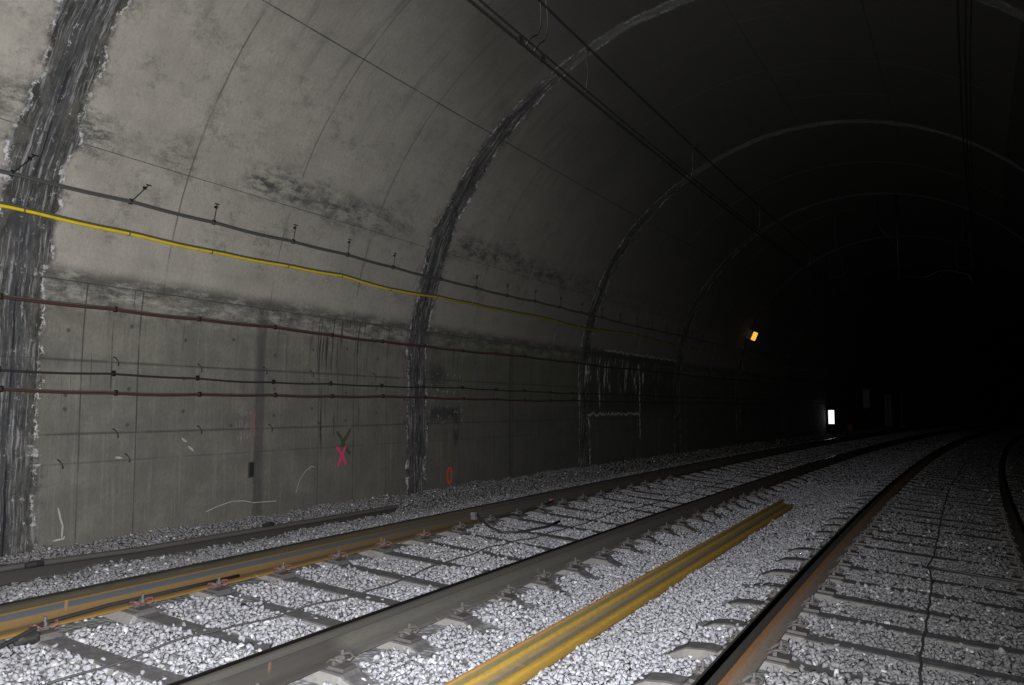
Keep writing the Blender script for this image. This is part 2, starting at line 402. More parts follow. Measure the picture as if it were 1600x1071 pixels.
M_UP = {-1: mat_lining('stained_concrete_near', r=0), 2: mat_lining('stained_concrete_damp', r=2, near=False), 3: mat_lining('stained_concrete_dim', r=3, near=False)}
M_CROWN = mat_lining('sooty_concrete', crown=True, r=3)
M_GROUND = mat_ground()
M_STONE = mat_stone('crushed_stone', (.25, .26, .305), (.345, .36, .42), (.52, .53, .57))
YEL = (.46, .29, .045); ORA = (.36, .19, .04); GRY = (.2, .2, .16); BLU = (.075, .095, .13); TAN = (.36, .26, .12)
M_R_RUST = mat_rail('new_rusty_rail', [(0, (.03, .03, .03)), (.07, (.02, .02, .018)), (.17, (.035, .034, .022)), (.26, (.09, .07, .02)), (.33, (.27, .17, .04)), (.40, (.25, .15, .04)),  # dark olive head side: shade painted into the bands
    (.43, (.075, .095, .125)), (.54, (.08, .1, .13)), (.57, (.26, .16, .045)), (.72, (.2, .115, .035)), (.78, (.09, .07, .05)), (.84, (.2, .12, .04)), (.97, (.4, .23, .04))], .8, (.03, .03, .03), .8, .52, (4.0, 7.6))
M_R_OLD = mat_rail('dark_weathered_rail', [(0, (.03, .03, .03)), (.1, (.03, .03, .028)), (.3, (.055, .052, .042)), (.7, (.06, .056, .045)), (1, (.05, .045, .04))], .4, (.03, .03, .03))
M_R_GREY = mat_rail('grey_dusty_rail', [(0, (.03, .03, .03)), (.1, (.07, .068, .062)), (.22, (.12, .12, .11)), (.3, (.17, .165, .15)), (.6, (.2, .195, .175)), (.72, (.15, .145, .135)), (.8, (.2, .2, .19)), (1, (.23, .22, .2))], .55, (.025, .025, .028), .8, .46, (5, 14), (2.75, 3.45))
M_R_ORG = mat_rail('orange_rusted_rail', [(0, (.02, .02, .02)), (.12, (.02, .022, .02)), (.27, (.05, .045, .035)), (.31, (.52, .22, .05)), (.5, (.5, .24, .07)), (.64, (.38, .2, .09)), (.76, (.24, .19, .15)), (1, (.19, .175, .16))], .4, (.015, .016, .016), .8, .8)
M_R_YEL = mat_rail('yellow_rusted_rail', [(0, (.4, .25, .04)), (.05, YEL), (.22, (.5, .31, .05)), (.31, TAN), (.38, (.4, .27, .09)), (.43, TAN), (.46, GRY), (.53, GRY), (.56, TAN), (.66, (.33, .24, .12)), (.73, (.48, .32, .05)), (.78, YEL), (.81, (.22, .19, .08)), (.9, (.23, .2, .09)), (.93, (.42, .24, .07)), (1, (.4, .22, .07))], .55, (.36, .23, .05), .9, .85)
M_BEAM = mat_rail('blackened_old_rail', [(0, (.085, .085, .082)), (.2, (.08, .08, .078)), (.27, (.04, .04, .038)), (1, (.045, .043, .04))], .4, (.09, .09, .085))
M_SLEEP = simple('sleeper_steel', (.10, .098, .104), .65, 0, .65, 18, (.19, .185, .18), .3)
M_SLEEPD = simple('sleeper_dust', (.215, .21, .205), .9, 0, .7, 16, (.13, .125, .12), .2)
M_CLIP = simple('clip_steel', (.10, .097, .095), .6, .1, .5, 80, (.07, .05, .04))
M_CLIPR = simple('red_clip_steel', (.17, .08, .07), .5, 0, .5, 80, (.1, .05, .04))
M_BLACK = simple('black_rubber', (.025, .026, .027), .55)
M_DKGREY = simple('dark_cable_sheath', (.075, .078, .075), .55)
M_REDC = simple('dusty_red_cable', (.062, .027, .023), .6, 0, .4, 9, (.06, .035, .03))
def mat_yellow_cable():
    n = NT('yellow_cable_sheath'); p = n.pos(); q = n.t.nodes.new('ShaderNodeSeparateXYZ'); n.link(p.s, q.inputs[0]); y = V(n, q.outputs[1])
    c = n.mix(n.smooth(.45, .7, n.noise(p, 9, 5, .7)) * .3, (.66, .5, .012), (.25, .19, .03))
    c = n.mix(n.smooth(8.2, 12, y + (n.noise(p, 2, 2) - .5) * 2) * .75, c, (.13, .095, .02))      # darker and browner beyond the second joint
    return n.out(c, .5, 0, .4)
M_YELC = mat_yellow_cable()
M_COPPER = simple('tarnished_wire', (.05, .05, .048), .5, .4)
M_WIRE = simple('light_wire', (.16, .13, .11), .5, .4)
M_STEEL = simple('galvanised_steel', (.018, .018, .018), .5, .4)
M_GREYBOX = simple('grey_housing', (.12, .12, .13), .5)
M_PINK = simple('pink_spray_paint', (.72, .05, .16), .8, 0, .6, 45, (.35, .06, .1))
M_ORNG = simple('orange_spray_paint', (.75, .075, .035), .6, 0, .45, 50, (.25, .06, .04))
M_GREEN = simple('faded_green_paint', (.045, .075, .03), .8, 0, .5, 50, (.07, .07, .06))
M_CHALK = simple('chalk', (.42, .41, .38), .95, 0, .7, 120, (.17, .165, .15))
M_CHALKF = simple('worn_chalk', (.25, .245, .23), .95, 0, .9, 90, (.15, .145, .135))
M_FRED = simple('faded_red_paint', (.19, .105, .1), .9, 0, .8, 60, (.14, .13, .115))
M_OLIVE = simple('faded_olive_paint', (.13, .13, .03), .9)
M_VOID = simple('recess_shade', (.012, .013, .012), .9)
M_PALE = simple('pale_painted_metal', (.14, .14, .15), .5)
M_ORBOX = simple('orange_plastic', (.14, .05, .012), .5)

# ------------------------------------------------------------------ tunnel lining
def loft(sv, Tv, off, mat, name, parent=None, kind=None, closed_edges=False):
    """grid over arc length x profile; outer rows pushed back by 2 cm when closed_edges"""
    vs = []; uvs = []
    ns, nt = len(sv), len(Tv)
    for i, s in enumerate(sv):
        for j, t in enumerate(Tv):
            o = off
            if closed_edges and (i in (0, ns - 1) or j in (0, nt - 1)): o = off - .024
            vs.append(wallpt(s, t, o)); uvs.append((s, t))
    fs = [(i * nt + j, (i + 1) * nt + j, (i + 1) * nt + j + 1, i * nt + j + 1) for i in range(ns - 1) for j in range(nt - 1)]
    o = mesh_from(name, vs, fs, mat, parent, kind, True, uvs)
    for nm, k in (('arc_s', 0), ('arc_t', 1)):
        o.data.attributes.new(nm, 'FLOAT', 'POINT').data.foreach_set('value', [float(q[k]) for q in uvs])
    return o
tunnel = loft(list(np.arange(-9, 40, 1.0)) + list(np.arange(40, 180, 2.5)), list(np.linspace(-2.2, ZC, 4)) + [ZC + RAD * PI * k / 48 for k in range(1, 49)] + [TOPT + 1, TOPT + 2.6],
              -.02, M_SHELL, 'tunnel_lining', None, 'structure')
rows_low = [-1.9, -.215, .43, 1.115]; rows_up = [1.115, 2.29, 4.09, 7.55, 9.15, 11.0, 13.2, TOPT - .1, TOPT + 2.4]
for r_ in range(-1, 5):
    base = RING0 + r_ * PITCHS
    for rws, cl in ((rows_low, (0, .62, 1.19, 2.77, 3.70, 4.35, PITCHS)), (rows_up, (0, 1.41, 2.81, PITCHS - 1.48, PITCHS))):
        for ca, cb_ in zip(cl[:-1], cl[1:]):
            for t0, t1 in zip(rws[:-1], rws[1:]):
                a_, b_ = base + ca, base + cb_; g = .0016 if rws is rows_up else .0014
                nt = max(2, int((t1 - t0) / .3) + 1)
                sv = [a_ + g, a_ + g + .001] + list(np.linspace(a_ + .03, b_ - .03, 3)) + [b_ - g - .001, b_ - g]
                tv = [t0 + g, t0 + g + .001] + list(np.linspace(t0 + .03, t1 - .03, nt + 1)) + [t1 - g - .001, t1 - g]
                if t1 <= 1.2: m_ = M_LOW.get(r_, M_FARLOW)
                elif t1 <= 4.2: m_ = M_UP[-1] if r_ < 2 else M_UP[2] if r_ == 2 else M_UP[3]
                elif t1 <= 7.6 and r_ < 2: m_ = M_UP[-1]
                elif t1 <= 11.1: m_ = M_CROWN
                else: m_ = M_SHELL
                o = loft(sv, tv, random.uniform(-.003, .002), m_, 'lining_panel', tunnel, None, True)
                o.data.set_sharp_from_angle(angle=math.radians(35))

# ------------------------------------------------------------------ tracks: where they lie
UR, ZR2 = -.9227, -1.2424        # left rail of the right track; level of its low rail
UL, ZL2 = -4.3887, -1.1392
GA = 1.505
def rail_z(u):                    # rail-top level over either track
    if u > -1.9: return ZR2 + CANT * (UR + GA - u)
    return ZL2 + CANT * (UL + GA - u)
SU = [-7.0, -6.79, -6.5, -6.2, -5.7, -5.15, -4.95, -4.5, -2.7, -2.35, -2.1, -1.75, -1.4, -1.1, .75, 1.2, 1.8, 2.6]
SZ = [-1.15, -1.17, -1.22, -1.31, -1.29, -1.235, -1.2, rail_z(-4.5) - .184, rail_z(-2.7) - .187, -1.375, -1.375, -1.36, rail_z(-1.4) - .225, rail_z(-1.1) - .190, rail_z(.75) - .184, -1.47, -1.46, -1.45]
def surf(s, u):
    z = np.interp(u, SU, SZ)
    return z + .012 * np.sin(s * 2.1 + u * 3.3) + .009 * np.sin(s * 5.3 - u * 4.1 + 1) + .006 * np.sin(s * 11 + u * 9)
# gravel bed (ground sheet)
sv = np.concatenate([np.arange(-6, 30, .15), np.arange(30, 176, 1.5)]); uv_ = np.linspace(-7.0, 2.62, 90)
SS, UU = np.meshgrid(sv, uv_, indexing='ij'); ZZ = surf(SS, UU) - .022
def tone_fn(s, u):               # how dark and dirty the stone is: trodden dark track on the right, damp strip along the wall
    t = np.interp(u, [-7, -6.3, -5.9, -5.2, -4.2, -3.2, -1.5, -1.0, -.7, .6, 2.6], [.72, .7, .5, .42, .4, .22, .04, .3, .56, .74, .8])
    return t + .22 * np.clip((s - 8) / 14, 0, 1)  # stones also turn darker farther along
Pg = Wn(SS, UU, ZZ).reshape(-1, 3); nu = len(uv_)
fs = [(i * nu + j, i * nu + j + 1, (i + 1) * nu + j + 1, (i + 1) * nu + j) for i in range(len(sv) - 1) for j in range(nu - 1)]
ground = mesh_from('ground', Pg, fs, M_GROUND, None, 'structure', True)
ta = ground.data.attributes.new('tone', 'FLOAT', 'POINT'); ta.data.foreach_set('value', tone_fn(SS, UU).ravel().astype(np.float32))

# ------------------------------------------------------------------ rails
def rail_profile():              # half section of a flat-bottom rail, origin at the head top, right side going down
    return [(0, 0), (.018, -.0006), (.028, -.003), (.0345, -.009), (.0362, -.016), (.0362, -.034), (.033, -.0385), (.012, -.046), (.009, -.056), (.0082, -.075), (.0085, -.1),
            (.012, -.124), (.019, -.1335), (.045, -.1415), (.066, -.146), (.07, -.149), (.07, -.159)]
RP = rail_profile()
plen = [0]
for (x0, y0), (x1, y1) in zip(RP[:-1], RP[1:]): plen.append(plen[-1] + math.hypot(x1 - x0, y1 - y0))
plen = [p / plen[-1] for p in plen]
SECT = [(x, y, p) for (x, y), p in zip(RP, plen)] + [(-x, y, p) for (x, y), p in list(zip(RP, plen))[::-1][:-1]]
def sweep_rail(stations, mat, name, parent, scale=1.0):
    """stations: list of (origin at head top centre, across, up, running length)"""
    vs = []; uvs = []; fs = []; m = len(SECT)
    for P, a, n_, ln in stations:
        for x, y, p in SECT: vs.append(P + a * (x * scale) + n_ * (y * scale)); uvs.append((ln, p))
    for i in range(len(stations) - 1):
        for k in range(m):
            k2 = (k + 1) % m
            fs.append((i * m + k, (i + 1) * m + k, (i + 1) * m + k2, i * m + k2))
    fs.append(tuple(range(m))); fs.append(tuple((len(stations) - 1) * m + k for k in range(m))[::-1])
    o = mesh_from(name, vs, fs, mat, parent, None, True, uvs)
    o.data.set_sharp_from_angle(angle=math.radians(40))
    return o
def track_rail(u, s0, s1, mat, parent, label=None, dz=0):
    st = []; s = s0
    while True:
        a, l, n_ = frame(s, CANT); st.append((W(s, u, rail_z(u) + dz), a, n_, s))
        if s >= s1: break
        s = min(s1, s + (.5 if s < 40 else 2.0))
    o = sweep_rail(st, mat, 'rail', parent)
    if label: o['label'] = label
    return o
track_l = thing('railway_track', 'left-hand railway track beside the tunnel wall, its wall-side rail freshly rusted yellow', 'railway track', W(0, -3.64, -1.25))
track_r = thing('railway_track', 'right-hand curving railway track with orange rusted rail and dark worn sleepers', 'railway track', W(0, -.17, -1.35))
for t in (track_l, track_r): t.location = (0, 0, 0)
JS = 7.55
track_rail(UL, -5, JS, M_R_RUST, track_l, 'rusty yellow rail with a blue-grey stripe along its web')
track_rail(UL, JS + .006, 150, M_R_OLD, track_l, 'dark weathered rail beyond the joint')
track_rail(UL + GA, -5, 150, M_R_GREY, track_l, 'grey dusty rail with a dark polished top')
track_rail(UR, -5, 150, M_R_ORG, track_r, 'black topped rail with orange rusted side')
track_rail(UR + GA, -5, 150, M_R_OLD, track_r, 'dark rail at the right edge')

# ------------------------------------------------------------------ steel trough sleepers with clips
def sleeper_mesh(seed, hl, hr):
    """local x across the track (0 at its centre), y along, z up; z=0 is the rail-foot plane"""
    R = random.Random(seed); xs = [-hl, -hl + .02, -hl + .1, -hl + .2, -.95, -.93, -.6, -.58, -.3, 0, .3, .58, .6, .93, .95, hr - .2, hr - .1, hr - .02, hr]
    vs = []; fs = []; mi = []
    for x in xs:
        e = min(x + hl, hr - x)
        dr = -.075 * max(0, 1 - e / .16) ** 1.6
        step = 0 if .59 < abs(x) < .94 else -.014
        z = -.012 + step + dr
        wt = .062 + (.008 if step == 0 else 0)
        for y, zz in ((-.155, z - .1), (-.125, z - .062), (-wt - .012, z - .006), (-wt, z), (wt, z), (wt + .012, z - .006), (.125, z - .062), (.155, z - .1)):
            vs.append((x, y + R.uniform(-.001, .001), zz))
    m = 8
    for i in range(len(xs) - 1):
        for k in range(m - 1):
            fs.append((i * m + k, (i + 1) * m + k, (i + 1) * m + k + 1, i * m + k + 1)); mi.append(0 if k in (2, 3, 4) else 1)
    fs.append(tuple(range(m))); mi.append(1); fs.append(tuple((len(xs) - 1) * m + k for k in range(m))[::-1]); mi.append(1)
    me = bpy.data.meshes.new('sleeper'); me.from_pydata(vs, [], fs); me.materials.append(M_SLEEP); me.materials.append(M_SLEEPD)
    me.polygons.foreach_set('material_index', mi)
    bm = bmesh.new(); bm.from_mesh(me); bmesh.ops.recalc_face_normals(bm, faces=bm.faces[:]); bm.to_mesh(me); bm.free()
    return me
def clip_mesh(mat):
    """rib plate, bolt with nut, two bent clamp arms; x points away from the rail web, origin at the rail foot edge"""
    parts = [box((.04, 0, -.002), .11, .105, .016), box((.02, 0, .016), .02, .07, .026)]
    nut = [(.045 + .017 * math.cos(k * PI / 3), .017 * math.sin(k * PI / 3)) for k in range(6)]
    for z0, z1, f in ((.036, .055, 1.0), (.055, .083, .5)):
        v = [(.045 + (x - .045) * f, y * f, z0) for x, y in nut] + [(.045 + (x - .045) * f, y * f, z1) for x, y in nut]
        parts.append((v, [tuple(range(6))[::-1], tuple(range(6, 12))] + [(k, (k + 1) % 6, 6 + (k + 1) % 6, 6 + k) for k in range(6)]))
    parts.append(box((.045, 0, .032), .045, .05, .008))
    nb = sum(len(p[1]) for p in parts)
    for sg in (-1, 1):
        pts = [(.045, sg * .012, .03), (.075, sg * .03, .028), (.08, sg * .05, .04), (.055, sg * .062, .05), (.02, sg * .06, .042), (-.012, sg * .045, .018), (-.022, sg * .03, .016)]
        parts.append(tube(pts, .0075, 6))
    vs, fs = joinm(*parts); me = bpy.data.meshes.new('rail_clip'); me.from_pydata([tuple(v) for v in vs], [], fs)
    me.materials.append(M_CLIP); me.materials.append(mat)
    for i, p in enumerate(me.polygons): p.material_index = 1 if i >= nb else 0
    return me
CLIP = clip_mesh(M_CLIP); CLIPR = clip_mesh(M_CLIPR)
SL_L = [sleeper_mesh(k, 1.24, 1.10) for k in range(3)]; SL_R = [sleeper_mesh(k + 9, 1.22, 1.22) for k in range(3)]
def lay_sleepers(track, u_c, s_start, meshes, clip_until, left):
    s = s_start - .6 * math.ceil((s_start + 3) / .6); i = 0; out = []
    while s < 82:
        a, l, n_ = frame(s, CANT); P = W(s, u_c, rail_z(u_c)) - n_ * .159
        yaw = random.uniform(-.008, .008)
        o = bpy.data.objects.new('sleeper', meshes[i % 3]); COL.objects.link(o); o.parent = track
        o.matrix_world = Matrix(((a.x, l.x, n_.x, P.x), (a.y, l.y, n_.y, P.y), (a.z, l.z, n_.z, P.z), (0, 0, 0, 1))) @ Matrix.Rotation(yaw, 4, 'Z') @ Matrix.Translation((random.uniform(-.012, .012), 0, 0))
        if 0 < s < clip_until:
            for sg in (-1, 1):
                for d_ in (-1, 1):
                    red = left and sg < 0 and s < 6.5
                    c = bpy.data.objects.new('rail_clip', CLIPR if red else CLIP); COL.objects.link(c); c.parent = o
                    c.location = (sg * GA / 2 + d_ * .072, random.uniform(-.006, .006), 0); c.rotation_euler = (0, 0, (0 if d_ > 0 else PI) + random.uniform(-.08, .08))
        out.append(s); s += .59 + random.uniform(-.008, .012); i += 1
    return np.array(out)
sl_l = lay_sleepers(track_l, UL + GA / 2, 3.57, SL_L, 14, True)
sl_r = lay_sleepers(track_r, UR + GA / 2, 4.69, SL_R, 13, False)

# ------------------------------------------------------------------ ballast stones (one heap nobody could count)
def stone_templates(k, npts):
    out = []
    for i in range(k):
        R = np.random.default_rng(100 + i + npts); bm = bmesh.new()
        ax = np.array([1, R.uniform(.65, .95), R.uniform(.5, .8)])
        for _ in range(npts):
            v = R.normal(size=3); v /= np.linalg.norm(v); v *= ax * R.uniform(.85, 1.1); bm.verts.new(v)
        r = bmesh.ops.convex_hull(bm, input=bm.verts[:])
        bmesh.ops.delete(bm, geom=[v for v in bm.verts if not v.link_faces], context='VERTS')
        bmesh.ops.triangulate(bm, faces=bm.faces[:]); bm.verts.ensure_lookup_table(); bm.verts.index_update()
        out.append((np.array([v.co[:] for v in bm.verts]), np.array([[v.index for v in f.verts] for f in bm.faces]))); bm.free()
    return out
def quat_mats(n):
    q = rng.normal(size=(n, 4)); q /= np.linalg.norm(q, axis=1)[:, None]; w, x, y, z = q.T
    return np.stack([1 - 2 * (y * y + z * z), 2 * (x * y - z * w), 2 * (x * z + y * w), 2 * (x * y + z * w), 1 - 2 * (x * x + z * z), 2 * (y * z - x * w),
                     2 * (x * z - y * w), 2 * (y * z + x * w), 1 - 2 * (x * x + y * y)], -1).reshape(n, 3, 3)
f2 = np.array(fw); rr2 = np.array(r2); uu2 = np.array(u2)
def visible(P, margin):
    d = P @ f2; x = P @ rr2; y = P @ uu2
    return (d > .3) & (np.abs(x) < d * (800 / FPX) + margin) & (np.abs(y) < d * (536 / FPX) + margin)
def scatter(s0, s1, sp, rmin, rmax, dz, templates, keep=1.0):
    s = np.arange(s0, s1, sp); u = np.arange(-6.78, 2.42, sp); S_, U_ = np.meshgrid(s, u, indexing='ij'); S_ = S_.ravel(); U_ = U_.ravel()
    S_ = S_ + rng.uniform(-.5, .5, S_.size) * sp; U_ = U_ + rng.uniform(-.5, .5, S_.size) * sp
    m = rng.random(S_.size) < keep
    for arr, uc_, hl, hr in ((sl_l, UL + GA / 2, 1.24, 1.10), (sl_r, UR + GA / 2, 1.22, 1.22)):
        i = np.clip(np.searchsorted(arr, S_), 1, len(arr) - 1); d0 = S_ - arr[i - 1]; d1 = S_ - arr[i]
        dd = np.where(np.abs(d0) < np.abs(d1), d0, d1)
        x = U_ - uc_; near = -.048 - .03 * rng.random(S_.size); out_r = (np.abs(x) > .93)
        near = np.where(out_r, near - .075, near)
        stray = (rng.random(S_.size) < .05)
        m &= ~((x > -hl - .0) & (x < hr) & (dd > near) & (dd < .066) & ~stray)
        for ru in (uc_ - GA / 2, uc_ + GA / 2):
            m &= ~(np.abs(U_ - ru) < .088)
            m &= ~((np.abs(U_ - ru) < .21) & (np.abs(dd) < .12))
    ry = -2.0 - .018 * (S_ - 3.5)
    m &= ~((S_ < 11.9) & (np.abs(U_ - ry) < .09) & (dz > -.01))
    m &= ~((S_ < 8.6) & (np.abs(U_ + 6.3) < .05))
    S_, U_ = S_[m], U_[m]
    P = Wn(S_, U_, surf(S_, U_) + dz + rng.uniform(-.009, .009, S_.size))
    v = visible(P, 1.0); P, S_, U_ = P[v], S_[v], U_[v]
    rad = rmin + (rmax - rmin) * rng.random(len(P)) ** 1.5
    tone = tone_fn(S_, U_) + rng.uniform(-.16, .16, len(P)); rnd = rng.random(len(P)) ** 1.3
    Mx = quat_mats(len(P)); tid = rng.integers(0, len(templates), len(P)); VV = []; FF = []; RR = []; TT = []
    for t, (tv, tf) in enumerate(templates):
        k = np.where(tid == t)[0]
        if not len(k): continue
        vv = np.einsum('nij,vj->nvi', Mx[k], tv) * rad[k][:, None, None]
        vv[..., 2] *= .85; vv += P[k][:, None, :]
        VV.append(vv.reshape(-1, 3)); FF.append((tf[None] + (np.arange(len(k)) * len(tv))[:, None, None]).reshape(-1, 3))
        RR.append(np.repeat(rnd[k], len(tf))); TT.append(np.repeat(tone[k], len(tf)))
    return VV, FF, RR, TT
TA = stone_templates(16, 11); TB = stone_templates(10, 9); TC = stone_templates(6, 7)
VV = []; FF = []; RR = []; TT = []
for args in ((1.2, 9, .031, .016, .026, -.012, TA, 1.0), (1.2, 9, .040, .018, .033, -.002, TA, .75), (9, 16, .042, .020, .034, -.010, TB, 1.0), (9, 16, .06, .022, .036, .0, TB, .7),
             (16, 30, .07, .028, .045, -.008, TC, 1.0), (30, 55, .15, .035, .06, 0, TC, 1.0)):
    a_, b_, c_, d_ = scatter(*args); VV += a_; FF += b_; RR += c_; TT += d_
offs = 0
for i in range(len(VV)): FF[i] = FF[i] + offs; offs += len(VV[i])
VA = np.concatenate(VV).astype(np.float32); FA = np.concatenate(FF).astype(np.int32)
me = bpy.data.meshes.new('ballast_stones'); me.vertices.add(len(VA)); me.vertices.foreach_set('co', VA.ravel())
me.loops.add(FA.size); me.loops.foreach_set('vertex_index', FA.ravel()); me.polygons.add(len(FA))
me.polygons.foreach_set('loop_start', np.arange(0, FA.size, 3, dtype=np.int32)); me.update(calc_edges=True)
for nm, dat in (('rnd', RR), ('tone', TT)):
    at = me.attributes.new(nm, 'FLOAT', 'FACE'); at.data.foreach_set('value', np.concatenate(dat).astype(np.float32))
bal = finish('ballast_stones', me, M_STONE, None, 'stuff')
tag(bal, 'crushed grey ballast stones heaped between and around the tracks', 'gravel')
print('ballast tris', len(FA))

# ------------------------------------------------------------------ spare rails
# rusty yellow rail lying on its side between the tracks
dw = thing('spare_rail', 'long yellow rusted spare rail lying on its side between the two tracks', 'rail')
P0 = W(3.5, -1.975, -1.318); P1 = W(11.95, -2.085, -1.318); dirv = (P1 - P0).normalized(); P00 = P0 - dirv * 3.0
acr = Vector((dirv.y, -dirv.x, 0)); tl = math.radians(-13)
hd = (acr * math.cos(tl) + Vector((0, 0, 1)) * math.sin(tl)).normalized()      # direction foot -> head
sd = hd.cross(dirv).normalized()                                               # across the web
if sd.z < 0: sd = -sd
L_ = (P1 - P00).length
st = [(P00 + dirv * (L_ * k / 30) + hd * .075, sd, hd, L_ * k / 30 + 20) for k in range(31)]
sweep_rail(st, M_R_YEL, 'rail_bar', dw)
dw['label'] = 'long yellow rusted spare rail lying on its side between the two tracks'
# blackened rail half buried along the wall
ow = thing('spare_rail', 'short blackened old rail half buried in stones along the foot of the wall', 'rail')
st = [(W(s, -6.30 + .02 * math.sin(s), -1.16 - .04 * min(1, max(0, (s - 3.9) / 1.1)) - .012 * max(0, (s - 5.0) / 3.8)), frame(s)[0], Vector((0, 0, 1)), s) for s in np.linspace(-1, 8.75, 22)]
sweep_rail(st, M_BEAM, 'rail_bar', ow, 1.08)
for s in (4.1, 6.55):
    v, f = tube([W(s - .07, -6.27, -1.19), W(s, -6.265, -1.185), W(s + .07, -6.27, -1.19)], [.02, .028, .02], 8)
    mesh_from('lug', v, f, M_BLACK, ow)

# ------------------------------------------------------------------ cables on the wall
CL = (0, 1)
def cable_z(s, z0, ph, amp=.012):
    return z0 + amp * math.sin(s * .9 + ph) + amp * .6 * math.sin(s * 2.3 + ph * 2)
def wall_cable(name, label, z0, strands, clamp_s, ph, amp=.012, hanger=0.0, clampmat=None, zfun=None, s1=75, cat='cable'):
    t = thing(name, label, cat)
    zf = zfun or (lambda s: cable_z(s, z0, ph, amp))
    ss = list(np.arange(-3, 26, .2)) + list(np.arange(26, s1, 1.0))
    for sname, dz, off, r, mat in strands:
        pts = []
        for s in ss:
            sag = -.010 * abs(math.sin(PI * (s - clamp_s[0])))
            pts.append(wallpt(s, T_of_z(zf(s) + dz + sag), off))
        v, f = tube(pts, r, 8); mesh_from(sname, v, f, mat, t, None, True)
    for s in clamp_s:
        T = T_of_z(zf(s)); a = wallpt(s, T, .045); nrm = (wallpt(s, T, .1) - wallpt(s, T, 0)).normalized()
        upv = (wallpt(s, T + .01, 0) - wallpt(s, T, 0)).normalized(); l = frame(s)[1]
        ax = (nrm, l, upv)
        parts = [box(wallpt(s, T, .028), .055, .022, .012, ax), box(a + upv * .004, .042, .012, .052, ax)]
        if hanger and random.random() < .93:
            k = random.uniform(-.02, .02) if s > 5.3 else .16
            top = wallpt(s + k, T + hanger, .012)
            parts.append(tube([top, wallpt(s, T, .05)], .0055, 5)); parts.append(box(wallpt(s + k * .8, T + hanger * .82, .012), .02, .028, .028, ax))
            parts.append(box(wallpt(s + k, T + hanger, .012), .02, .045, .012, ax))
        v, f = joinm(*parts); mesh_from('clamp', v, f, clampmat or M_STEEL, t)
cs = [4.02 + i * 1.0 + random.uniform(-.05, .05) for i in range(-1, 26)]
wall_cable('wall_cable', 'topmost dark grey cable on the wall, hung from short rods above the yellow cable', 1.895, [('cable_strand', 0, .055, .0125, M_DKGREY), ('cable_strand', .016, .045, .006, M_DKGREY)], [5.02, 5.97, 7.10, 8.04, 8.97] + [10.1 + i * .98 for i in range(14)] + [3.95], 1.2, .008, .19)
def zy(s): return float(np.interp(s, [-3, 3.93, 5.09, 6.02, 7.14, 8.02, 9.04, 10.28, 12.2, 13.6, 15.13, 17.78, 21.4, 40, 80], [1.62, 1.63, 1.62, 1.612, 1.63, 1.65, 1.605, 1.64, 1.645, 1.66, 1.615, 1.70, 1.62, 1.6, 1.6]))
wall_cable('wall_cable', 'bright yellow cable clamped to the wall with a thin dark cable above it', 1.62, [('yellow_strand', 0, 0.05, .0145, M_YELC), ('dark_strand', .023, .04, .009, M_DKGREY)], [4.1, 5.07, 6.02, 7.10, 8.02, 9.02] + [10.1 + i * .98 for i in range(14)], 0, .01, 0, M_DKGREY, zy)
wall_cable('wall_cable', 'dull red cable running just below the crusted horizontal joint of the wall', .91, [('red_strand', 0, .05, .0135, M_REDC), ('grey_strand', .016, .042, .010, M_DKGREY)], cs, 2.0, .009)
wall_cable('wall_cable', 'thin black cable on the lower wall, just above the lowest red cable', .312, [('cable_strand', 0, .05, .010, M_BLACK)], [c + .02 for c in cs], 4.1, .009)
wall_cable('wall_cable', 'lowest dull red cable on the wall, under the thin black one', .155, [('red_strand', 0, .05, .0115, M_REDC), ('grey_strand', .014, .042, .008, M_DKGREY)], [c + .05 for c in cs], 5.6, .008)
# bent iron hooks and anchor stubs left in the lower wall
hooks = [(5.1, .45), (6.05, .43), (6.95, .44), (7.7, .43), (8.9, .44), (5.12, -.21), (6.07, -.2), (7.05, -.2), (7.85, -.19), (4.6, -.46), (5.25, -.44)]
ORD = ('first', 'second', 'third', 'fourth', 'fifth')
for i, (s, z) in enumerate(hooks):
    p = [wallpt(s, z + .03, 0), wallpt(s, z + .02, .03), wallpt(s + .015, z - .01, .045), wallpt(s + .03, z - .04, .035), wallpt(s + .035, z - .05, .02)]
    v, f = tube(p, .006, 6); o = mesh_from('iron_hook', v, f, M_BLACK, None, None, True)
    row_ = [(q, h_) for q, h_ in enumerate(hooks) if abs(h_[1] - z) < .1]; k = [q for q, h_ in row_].index(i)
    place = 'just above the thin black cable' if z > .3 else 'between lowest cable and pink X' if z > -.3 else 'in the seam level with the pink X'
    tag(o, 'iron hook %s, %s from left' % (place, ORD[k]), 'hook', 'iron hooks in the lower wall')

# ------------------------------------------------------------------ painted marks (flat print on the wall)
def stroke(pts, w, off, seed=0):
    R = random.Random(seed); vs = []; fs = []; P = []
    for (s0, z0), (s1, z1) in zip(pts[:-1], pts[1:]):
        n_ = max(3, int(math.hypot(s1 - s0, z1 - z0) / .012))
        for k in range(n_): P.append((s0 + (s1 - s0) * k / n_, z0 + (z1 - z0) * k / n_))
    P.append(pts[-1])
    for i, (s, z) in enumerate(P):
        a = P[max(0, i - 1)]; b = P[min(len(P) - 1, i + 1)]; d = Vector((b[0] - a[0], b[1] - a[1])).normalized(); nn = Vector((-d.y, d.x))
        e = min(i, len(P) - 1 - i); wf = w * (.5 + .5 * min(1, e / 2)) / 2
        for sg in (-1, 1):
            j = wf * R.uniform(.75, 1.15) * sg; vs.append(wallpt(s + nn.x * j, z + nn.y * j, off))
    fs = [(2 * i, 2 * i + 1, 2 * i + 3, 2 * i + 2) for i in range(len(P) - 1)]
    return vs, fs
